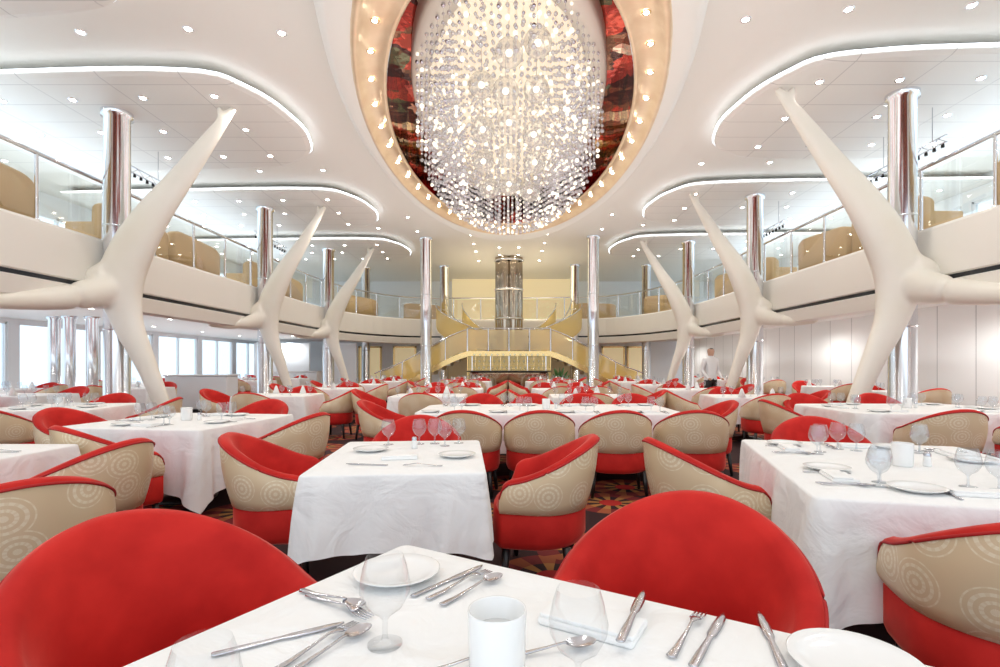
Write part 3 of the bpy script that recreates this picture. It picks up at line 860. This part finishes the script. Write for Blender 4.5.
table(.45,6.3,0,3.0,1.45,.25,.42,31,label='long white-clothed dining table set for many guests')
for x in(-.42,.30,1.06,1.82): chair(x,5.24,180+random.uniform(-8,8));chair(x,7.38,random.uniform(-8,8))
chair(-1.42,6.3,90);chair(2.32,6.25,-90)
setting(.45,6.3,0,3.0,1.45,4,0)
table(-3.1,5.0,-8,1.4,1.4,.04,.50,41,corner=.35,amp=.042,label='square white-clothed dining table with long draped corners')
chair(-2.95,3.94,150);chair(-2.04,4.72,-105);chair(-4.15,5.1,82);chair(-3.0,6.1,-8)
setting(-3.1,5.0,-8,1.4,1.4,1,1)
table(-3.38,3.0,0,1.0,1.0,.04,.40,51);chair(-2.52,3.0,-95);chair(-2.08,2.14,-125);setting(-3.38,3,0,1,1,0,1);chair(-4.25,3.0,90)
table(4.9,6.4,0,2.1,1.5,.2,.42,61);around(4.9,6.4,0,2.1,1.5,2,1);setting(4.9,6.4,0,2.1,1.5,2,1,False)
table(-5.7,6.6,10,1.3,1.2,.04,.42,71);around(-5.7,6.6,10,1.3,1.2,1,1);setting(-5.7,6.6,10,1.3,1.2,1,1,False)
k=100
def fartable(u,v_,w=1.25,l_=1.0,nw=1,nl=1,cr=.04,skip=()):
    global k
    x,y,_=R(u,v_);k+=1;d=random.uniform(-5,5)
    table(x,y,d,w,l_,cr,.42,k,far=True);around(x,y,d,w,l_,nw,nl,far=True,skip=skip,jit=4)
    for i in range(7):
        X,Y=x+(-.42+.14*i+random.uniform(-.03,.03))*w,y+random.uniform(-.33,.33)*l_
        put(wgf,'wine_glass',X,Y,0,'clear stemmed wine glass standing on white tablecloth','glass','wine glasses')
    for i in range(2):
        X,Y=x+(-.2+.4*i)*w,y+random.choice((-.43,.43))*l_
        put(napfar,'napkin',X,Y,0,'white napkin folded into an upright cone','napkin','cone-folded napkins')
for j,v_ in enumerate((9.1,11.65,14.2,16.75)):
    for u in(-4.1,-1.4,1.35,4.05):
        if j%2 and abs(u)<2: fartable(u,v_,1.6,.9,2,0)
        else: fartable(u,v_)
for v_ in(5.2,8.2,11.0,15.1,17.9,20.7): fartable(-11.2,v_)
for v_ in(8.9,11.7,17.2,20.2): fartable(-8.7,v_,nl=0)
for v_ in(4.6,7.2,10.9,13.4,16.6,19.2,22): fartable(7.9,v_,.85,.8,1,0,.2)
for u in(-4.5,4.3): fartable(u,18.9,nl=0,skip=('n',))
fartable(-1.3,18.65,nl=0,skip=('f','n'));fartable(1.4,18.65,skip=('f','n','l'))

# ---------------------------------------------------------------- mezzanine booths
def rb(x0,x1,y0,y1,z0,z1,r):
    q=B();q.rbox(x0,x1,y0,y1,z0,z1,r,n=5);return q
bs=rb(-.9,.9,-.75,-.08,.12,.46,.08).mesh('seat',[M['tan']],True)
V=[];F=[];n=24
for i in range(n+1):
    t=-1+2*i/n;x=t*.96;h=1.08+.05*t-.10*abs(t)**10;yb=0-.04*abs(t)**6;
    V+=[(x,yb-.16,.1),(x,yb-.14,h-.05),(x,yb-.10,h),(x,yb+.02,h),(x,yb+.06,h-.05),(x,yb+.06,.1)]
for i in range(n):
    for j in range(6):F.append((i*6+j,(i+1)*6+j,(i+1)*6+(j+1)%6,i*6+(j+1)%6))
F.append(tuple(range(6)));F.append(tuple(n*6+i for i in reversed(range(6))))
bbk=mk('backrest',V,F,M['tan'],True)
bbase=rb(-.85,.85,-.7,-.02,0,.12,.03).mesh('plinth',[M['black']])
ab=B()
ab.rbox(-.96,-.84,-.72,.0,.1,.72,.05);arml=ab.mesh('arm',[M['tan']],True)
ab=B();ab.rbox(.84,.96,-.72,.0,.1,.72,.05);armr=ab.mesh('arm',[M['tan']],True)
def booth(x,y,deg):
    o=bpy.data.objects.new('booth_sofa',None);COL.objects.link(o);o.location=(x,y,3.3);o.rotation_euler=(0,0,rad(deg))
    obj('seat',bs,parent=o);obj('backrest',bbk,parent=o);obj('plinth',bbase,parent=o);obj('arm',arml,parent=o);obj('arm',armr,parent=o)
    tag(o,'tan leather boxy booth sofa beside the glass balcony railing','sofa','tan booth sofas')
for s in(-1,1):
    for v_ in((3.0,5.1,7.2,10.5,12.6,16.1,18.2) if s<0 else (3.0,5.1,7.2,10.5,12.55,15.8,17.9)):
        x,y,_=R(s*(7.75 if s<0 else 7.35),v_);booth(x,y,90 if s>0 else -90)
    x,y,_=R(s*6.75,23.4);booth(x,y,(125 if s>0 else -125))
    booth(s*4.4,26.35-s*.2,180-12*s)
q=B();q.lathe([(.001,0),(.25,0),(.25,.03),(.04,.05),(.04,.7),(.45,.71),(.46,.74),(.001,.745)],24);mt=q.mesh('round_table',[M['linen']],True)
for s in(-1,1):
    for v_ in(7.8,10.4,12.6,15.9,18.0):
        x,y,_=R(s*9.6,v_);o=obj('cafe_table',mt,(x,y,3.3));tag(o,'small round white table on the upper balcony','table','balcony tables')

# ---------------------------------------------------------------- under-balcony bits
q=B();q.lathe([(.2,0),(.2,.08),(.13,.1),(.13,2.42),(.17,2.45),(.17,2.5)],24);ms=q.mesh('chrome_post',[M['mosaic']],True)
for x,y in((-11.45,13.1),(-10.95,12.95),(-10.5,13.1)):
    o=obj('slim_column',ms,(x,y,0));tag(o,'slim silver round column under the balcony','column','slim silver columns')
for i in range(7):
    for j in range(2):
        x=-9.0-2.2*j;y=6+i*2.6
        o=obj('downlight',dlme,(x,y,2.5));tag(o,'small round recessed downlight glowing warm white','ceiling light','recessed ceiling downlights')
def counter(x,y,deg,L):
    o=bpy.data.objects.new('serving_counter',None);COL.objects.link(o);o.location=(x,y,0);o.rotation_euler=(0,0,rad(deg))
    q=B();q.rbox(-L/2,L/2,-.3,.3,.08,.98,.04);obj('body',q.mesh('body',[M['wallw']]),parent=o)
    q=B();q.rbox(-L/2-.03,L/2+.03,-.33,.33,.98,1.02,.02);obj('worktop',q.mesh('worktop',[M['china']]),parent=o)
    q=B();q.box(-L/2+.04,L/2-.04,-.26,.26,0,.08);obj('plinth',q.mesh('plinth',[M['black']]),parent=o)
    tag(o,'white serving counter with pale worktop on the carpet','counter','serving counters')
counter(-8.5,14.4,0,1.7);counter(-9.3,22.5,0,2.2)
def partition(x,y,L):
    o=bpy.data.objects.new('partition_screen',None);COL.objects.link(o);o.location=(x,y,0)
    q=B();q.rbox(-L/2,L/2,-.06,.06,.05,2.3,.03);obj('panel',q.mesh('panel',[M['wallw']]),parent=o)
    q=B();q.box(-L/2-.02,L/2+.02,-.09,.09,0,.05);obj('base',q.mesh('base',[M['steel']]),parent=o)
    tag(o,'plain white partition screen standing under the balcony','partition','white partition screens')
partition(-10.6,24.3,2.6);partition(-7.9,24.3,1.6)
# ---------------------------------------------------------------- stair
srt=bpy.data.objects.new('grand_staircase',None);COL.objects.link(srt);srt.location=(0,21.5,0)
tag(srt,'brass and amber glass double staircase rising to the upper balcony','staircase')
def addp(name,me,label=None):
    me.transform(Matrix.Translation((0,-21.5,0)));o=obj(name,me,parent=srt)
    if label:o['label']=label
    return o
q=B();q.box(-1.7,1.7,21.0,22.9,1.66,1.8);q.box(-1.6,-1.4,21.3,22.6,0,1.66);q.box(1.4,1.6,21.3,22.6,0,1.66)
addp('landing',q.mesh('landing',[M['curb']]))
q=B();q.box(-1.7,1.7,21.06,21.1,0,1.64)
for i in range(11): x=-1.68+i*.336;q.box(x-.015,x+.015,21.02,21.06,0,1.64,1)
for z in(.55,1.1):q.box(-1.7,1.7,21.03,21.06,z,z+.025,1)
addp('front_panel',q.mesh('front_panel',[M['panelgold'],M['gold']]),'gold-framed olive front panel')
SW=5.2
for s in(-1,1):
    n=10;q=B()
    for i in range(n):
        x0=s*(SW-.1-(SW-1.8)*i/n);x1=s*(SW-.1-(SW-1.8)*(i+1)/n);z=.18*(i+1)
        q.box(min(x0,x1),max(x0,x1),21.1,22.4,z-.18 if i==0 else z-.2,z)
    addp('lower_flight',q.mesh('lower_flight',[M['curb']]))
    for y in(21.05,22.45):
        def cz(t): return .20+1.67*(t*t*(3-2*t)*.4+t*.6)
        V=[];F=[];top=[];G=[];GF=[]
        for i in range(17):
            t=i/16;x=s*(SW-(SW-1.7)*t);z=cz(t)
            V+=[(x,y,max(0,z-.26)),(x,y,z-.03),(x,y+.05,z-.03),(x,y+.05,max(0,z-.26))]
            G+=[(x,y+.02,z),(x,y+.02,z+.80)];top.append((x,y+.02,z+.85))
        for i in range(16):
            for j in range(4):F.append((i*4+j,(i+1)*4+j,(i+1)*4+(j+1)%4,i*4+(j+1)%4))
            GF.append((2*i,2*i+2,2*i+3,2*i+1))
        addp('stringer',mk('stringer',V,F,[M['gold']]))
        addp('glass_panel',mk('glass_panel',G,GF,M['amber'],True),'amber glass panel')
        q=B();q.tube([(top[0][0]+s*.25,y+.02,top[0][2]-.12)]+top,.022,8);addp('handrail',q.mesh('handrail',[M['chrome']],True))
        for i in range(0,17,4):
            t=i/16;q=B();q.lathe([(.018,cz(t)-.03),(.018,cz(t)+.84)],8,cx=s*(SW-(SW-1.7)*t),cy=y+.02);addp('post',q.mesh('post',[M['chrome']],True))
    n=12;q=B();pa=[]
    for i in range(n+1):
        t=i/n;pa.append((s*(1.15+1.75*math.sin(t*1.5)),22.9+2.3*t-.4*math.sin(math.pi*t),1.8+1.5*t))
    for i in range(n):
        a=Vector(pa[i]);c=Vector(pa[i+1]);t=(c-a);t.z=0;t.normalize();nn=Vector((-t.y,t.x,0))*.6
        v=[a+nn,a-nn,c-nn,c+nn];z=pa[i+1][2]
        q.add([(p.x,p.y,z-.2) for p in v]+[(p.x,p.y,z) for p in v],[(0,3,2,1),(4,5,6,7),(0,1,5,4),(1,2,6,5),(2,3,7,6),(3,0,4,7)])
    addp('upper_flight',q.mesh('upper_flight',[M['curb']]))
    for sg in(-1,1):
        V=[];top=[]
        for i in range(n+1):
            a=Vector(pa[max(i-1,0)]);c=Vector(pa[min(i+1,n)]);t=(c-a);t.z=0;t.normalize();nn=Vector((-t.y,t.x,0))*.62*sg
            p=Vector(pa[i])+nn;V+=[(p.x,p.y,p.z-.05),(p.x,p.y,p.z+.92)];top.append((p.x,p.y,p.z+.97))
        addp('glass_panel',mk('glass_panel',V,[(2*i,2*i+2,2*i+3,2*i+1) for i in range(n)],M['amber'],True),'amber glass panel')
        q=B();q.tube(top,.025,8);addp('handrail',q.mesh('handrail',[M['chrome']],True))
    arc=[]
    for i in range(17):
        t=i/16;arc.append((s*(1.0+2.1*math.sin(t*math.pi/2)),22.0+3.6*t,2.75+2.3*(1-math.cos(t*math.pi/2))))
    q=B();q.tube(arc,.025,8);q.tube([(a,b2,c-.4) for a,b2,c in arc],.014,6);addp('curved_rail',q.mesh('curved_rail',[M['chrome']],True))
for i in range(4):
    x0=-1.65+i*.83
    addp('glass_panel',mk('glass_panel',[(x0,21.02,1.87),(x0+.78,21.02,1.87),(x0+.78,21.02,2.70),(x0,21.02,2.70)],[(0,1,2,3)],M['amber']),'amber glass panel')
for i in range(5):
    q=B();q.lathe([(.025,1.8),(.025,2.75)],8,cx=-1.67+i*.835,cy=21.02);addp('post',q.mesh('post',[M['chrome']],True))
q=B();q.tube([(-1.7,21.02,2.76),(1.7,21.02,2.76)],.025,8);addp('handrail',q.mesh('handrail',[M['chrome']],True))
q=B();q.box(-1.7,1.7,20.96,21.0,1.64,1.84);addp('stringer',q.mesh('stringer',[M['gold']]))
cr_=bpy.data.objects.new('column_cluster',None);COL.objects.link(cr_);cr_.location=(0,23.4,0);tag(cr_,'massive cluster of polished bronze-tinted tubes behind staircase','column')
q=B();q.lathe([(.24,0),(.24,6.1)],28);cm=q.mesh('tube',[M['darkmetal']],True)
for i in range(6):
    a=2*math.pi*i/6;obj('tube',cm,(.38*math.cos(a),.38*math.sin(a),0),parent=cr_)
for z in(3.3,4.6,5.9):
    q=B();q.lathe([(.60,z),(.66,z),(.66,z+.08),(.60,z+.08)],32);obj('band',q.mesh('band',[M['chrome']],True),parent=cr_)
o=bpy.data.objects.new('drinks_station',None);COL.objects.link(o);o.location=(0,19.9,0)
q=B();q.rbox(-1.5,1.5,-.3,.3,0,1.02,.1);obj('body',q.mesh('body',[M['darkmetal']]),parent=o)
q=B();q.rbox(-1.6,1.6,-.36,.36,1.02,1.06,.1);obj('worktop',q.mesh('worktop',[M['black']]),parent=o)
for z in(1.30,1.54):
    q=B();q.box(-1.4,1.4,-.16,.16,z,z+.012);obj('shelf',q.mesh('shelf',[M['railglass']]),parent=o)
for x in(-1.4,-.7,0,.7,1.4):
    q=B();q.box(x-.012,x+.012,-.175,-.155,1.06,1.62);obj('upright',q.mesh('upright',[M['chrome']]),parent=o)
tag(o,'drinks station with dark top and chrome glass shelves before staircase','counter')
for zz,cnt_ in((1.06,16),(1.312,15),(1.552,13)):
    for i in range(cnt_):
        x=-1.32+i*2.64/(cnt_-1)
        if min(abs(x-u) for u in(-1.4,-.7,0,.7,1.4))<.03: x+=.05
        put(wgf,'wine_glass',x,19.9+random.uniform(-.07,.07),0,'clear stemmed wine glass on drinks station shelf','glass','wine glasses',z=zz)
pp=bpy.data.objects.new('potted_plant',None);COL.objects.link(pp);pp.location=(1.95,19.9,0);tag(pp,'green leafy plant in a round dark pot','plant')
q=B();q.lathe([(.001,0),(.18,0),(.24,.5),(.21,.5),(.2,.45),(.001,.45)],20);obj('pot',q.mesh('pot',[M['black']],True),parent=pp)
q=B()
for i in range(26):
    a=random.uniform(0,6.28);t=random.uniform(.3,1);L=random.uniform(.6,.95);p=[]
    for k2 in range(5):
        s_=k2/4;p.append((math.cos(a)*.40*t*s_,math.sin(a)*.40*t*s_,.45+L*s_*(1-.35*t*s_)))
    q.tube(p,[.01,.04,.05,.035,.004],5,flat=(1,.2))
obj('foliage',q.mesh('foliage',[M['leaf']],True),parent=pp)
# ---------------------------------------------------------------- waiter
pe=bpy.data.objects.new('tmpp',bpy.data.meshes.new('person'));COL.objects.link(pe)
J={'pel':(0,0,.95,.15),'wst':(0,0,1.10,.13),'ch':(0,.0,1.32,.16),'nk':(0,0,1.47,.06),'hd0':(0,-.01,1.54,.075),'hd':(0,-.015,1.62,.095),'top':(0,0,1.70,.07),
'ls':(-.18,0,1.40,.065),'le':(-.24,.02,1.13,.045),'lw':(-.20,-.16,.95,.03),'lh':(-.18,-.24,.93,.03),
'rs':(.18,0,1.40,.065),'re':(.24,.02,1.13,.045),'rw':(.20,-.16,.95,.03),'rh':(.18,-.24,.93,.03),
'lhp':(-.09,0,.88,.10),'lk':(-.10,-.01,.48,.065),'la':(-.10,.02,.09,.045),'lt':(-.11,-.14,.04,.035),
'rhp':(.09,0,.88,.10),'rk':(.10,-.01,.48,.065),'ra':(.10,.02,.09,.045),'rt':(.11,-.14,.04,.035)}
ks=list(J);ed=[('pel','wst'),('wst','ch'),('ch','nk'),('nk','hd0'),('hd0','hd'),('hd','top'),('ch','ls'),('ls','le'),('le','lw'),('lw','lh'),('ch','rs'),('rs','re'),('re','rw'),('rw','rh'),('pel','lhp'),('lhp','lk'),('lk','la'),('la','lt'),('pel','rhp'),('rhp','rk'),('rk','ra'),('ra','rt')]
pe.data.from_pydata([J[a][:3] for a in ks],[(ks.index(a),ks.index(c)) for a,c in ed],[])
sm=pe.modifiers.new('s','SKIN')
for i,a in enumerate(ks):
    pe.data.skin_vertices[0].data[i].radius=(J[a][3],J[a][3]*(.8 if a in('pel','wst','ch') else 1))
pe.data.skin_vertices[0].data[0].use_root=True
pe.modifiers.new('ss','SUBSURF').levels=2
pm=bpy.data.meshes.new_from_object(pe.evaluated_get(bpy.context.evaluated_depsgraph_get()));bpy.data.objects.remove(pe)
pm.materials.clear()
for x in('shirt','black','skin','hair'):pm.materials.append(M[x])
for p in pm.polygons:
    c=p.center;p.use_smooth=True
    if c.z>1.5: p.material_index=3 if (c.z>1.67 or (c.y>.02 and c.z>1.55)) else 2
    elif c.z>.9 and c.y<-.18:p.material_index=2
    elif c.z<.93:p.material_index=1
    else:p.material_index=0
o=obj('person',pm,(4.92,12.7,0),rad(20));tag(o,'standing waiter in white jacket and dark trousers between tables','person')

# ---------------------------------------------------------------- lights
def spot(x,y,z,e,col=(1,.95,.88),size=150):
    l=bpy.data.lights.new('spot','SPOT');l.energy=e;l.color=col;l.spot_size=rad(size);l.spot_blend=.6;l.shadow_soft_size=.10
    o=bpy.data.objects.new('spot_light',l);COL.objects.link(o);o.location=(x,y,z)
def area(x,y,z,sx,sy,e,col,up=True):
    l=bpy.data.lights.new('area','AREA');l.shape='RECTANGLE';l.size=sx;l.size_y=sy;l.energy=e;l.color=col
    o=bpy.data.objects.new('added_fill_light',l);COL.objects.link(o);o.location=(x,y,z)  # upward fill added to brighten ceilings and stair, no real fitting
    if up:o.rotation_euler=(math.pi,0,0)
for s in(-1,1):
    for v_ in(3.4,6.0,9.0,11.6,14.6,17.2,20.2,22.8):
        x,y,_=R(s*4.8,v_);spot(x,y,5.78,92,(1,.96,.90))
    for v_ in(5,12,19,25):
        x,y,_=R(s*9.8,v_);spot(x,y,5.78,62,(.86,.93,1))
    for v_ in(4,9,14,19,24):
        spot(-10.2 if s<0 else 7.7,v_,2.44,105 if s<0 else 115,(.94,.98,1) if s<0 else (1,.99,.96),165)
for y in(.5,19.5,25):spot(0,y,5.95,115)
for y in(8.5,12.5):spot(0,y,4.3,60,(1,.9,.75))
area(0,9,3.2,9,20,370,(1,.975,.92))
area(0,23.5,3.4,4,4,90,(1,.86,.60))
for s in(-1,1): area(s*9.8,12,4.5,2,20,190,(.64,.81,1))
area(-10.3,13,1.25,3,22,105,(.88,.95,1))
area(7.95,13,1.25,1.2,22,52,(1,.99,.96))
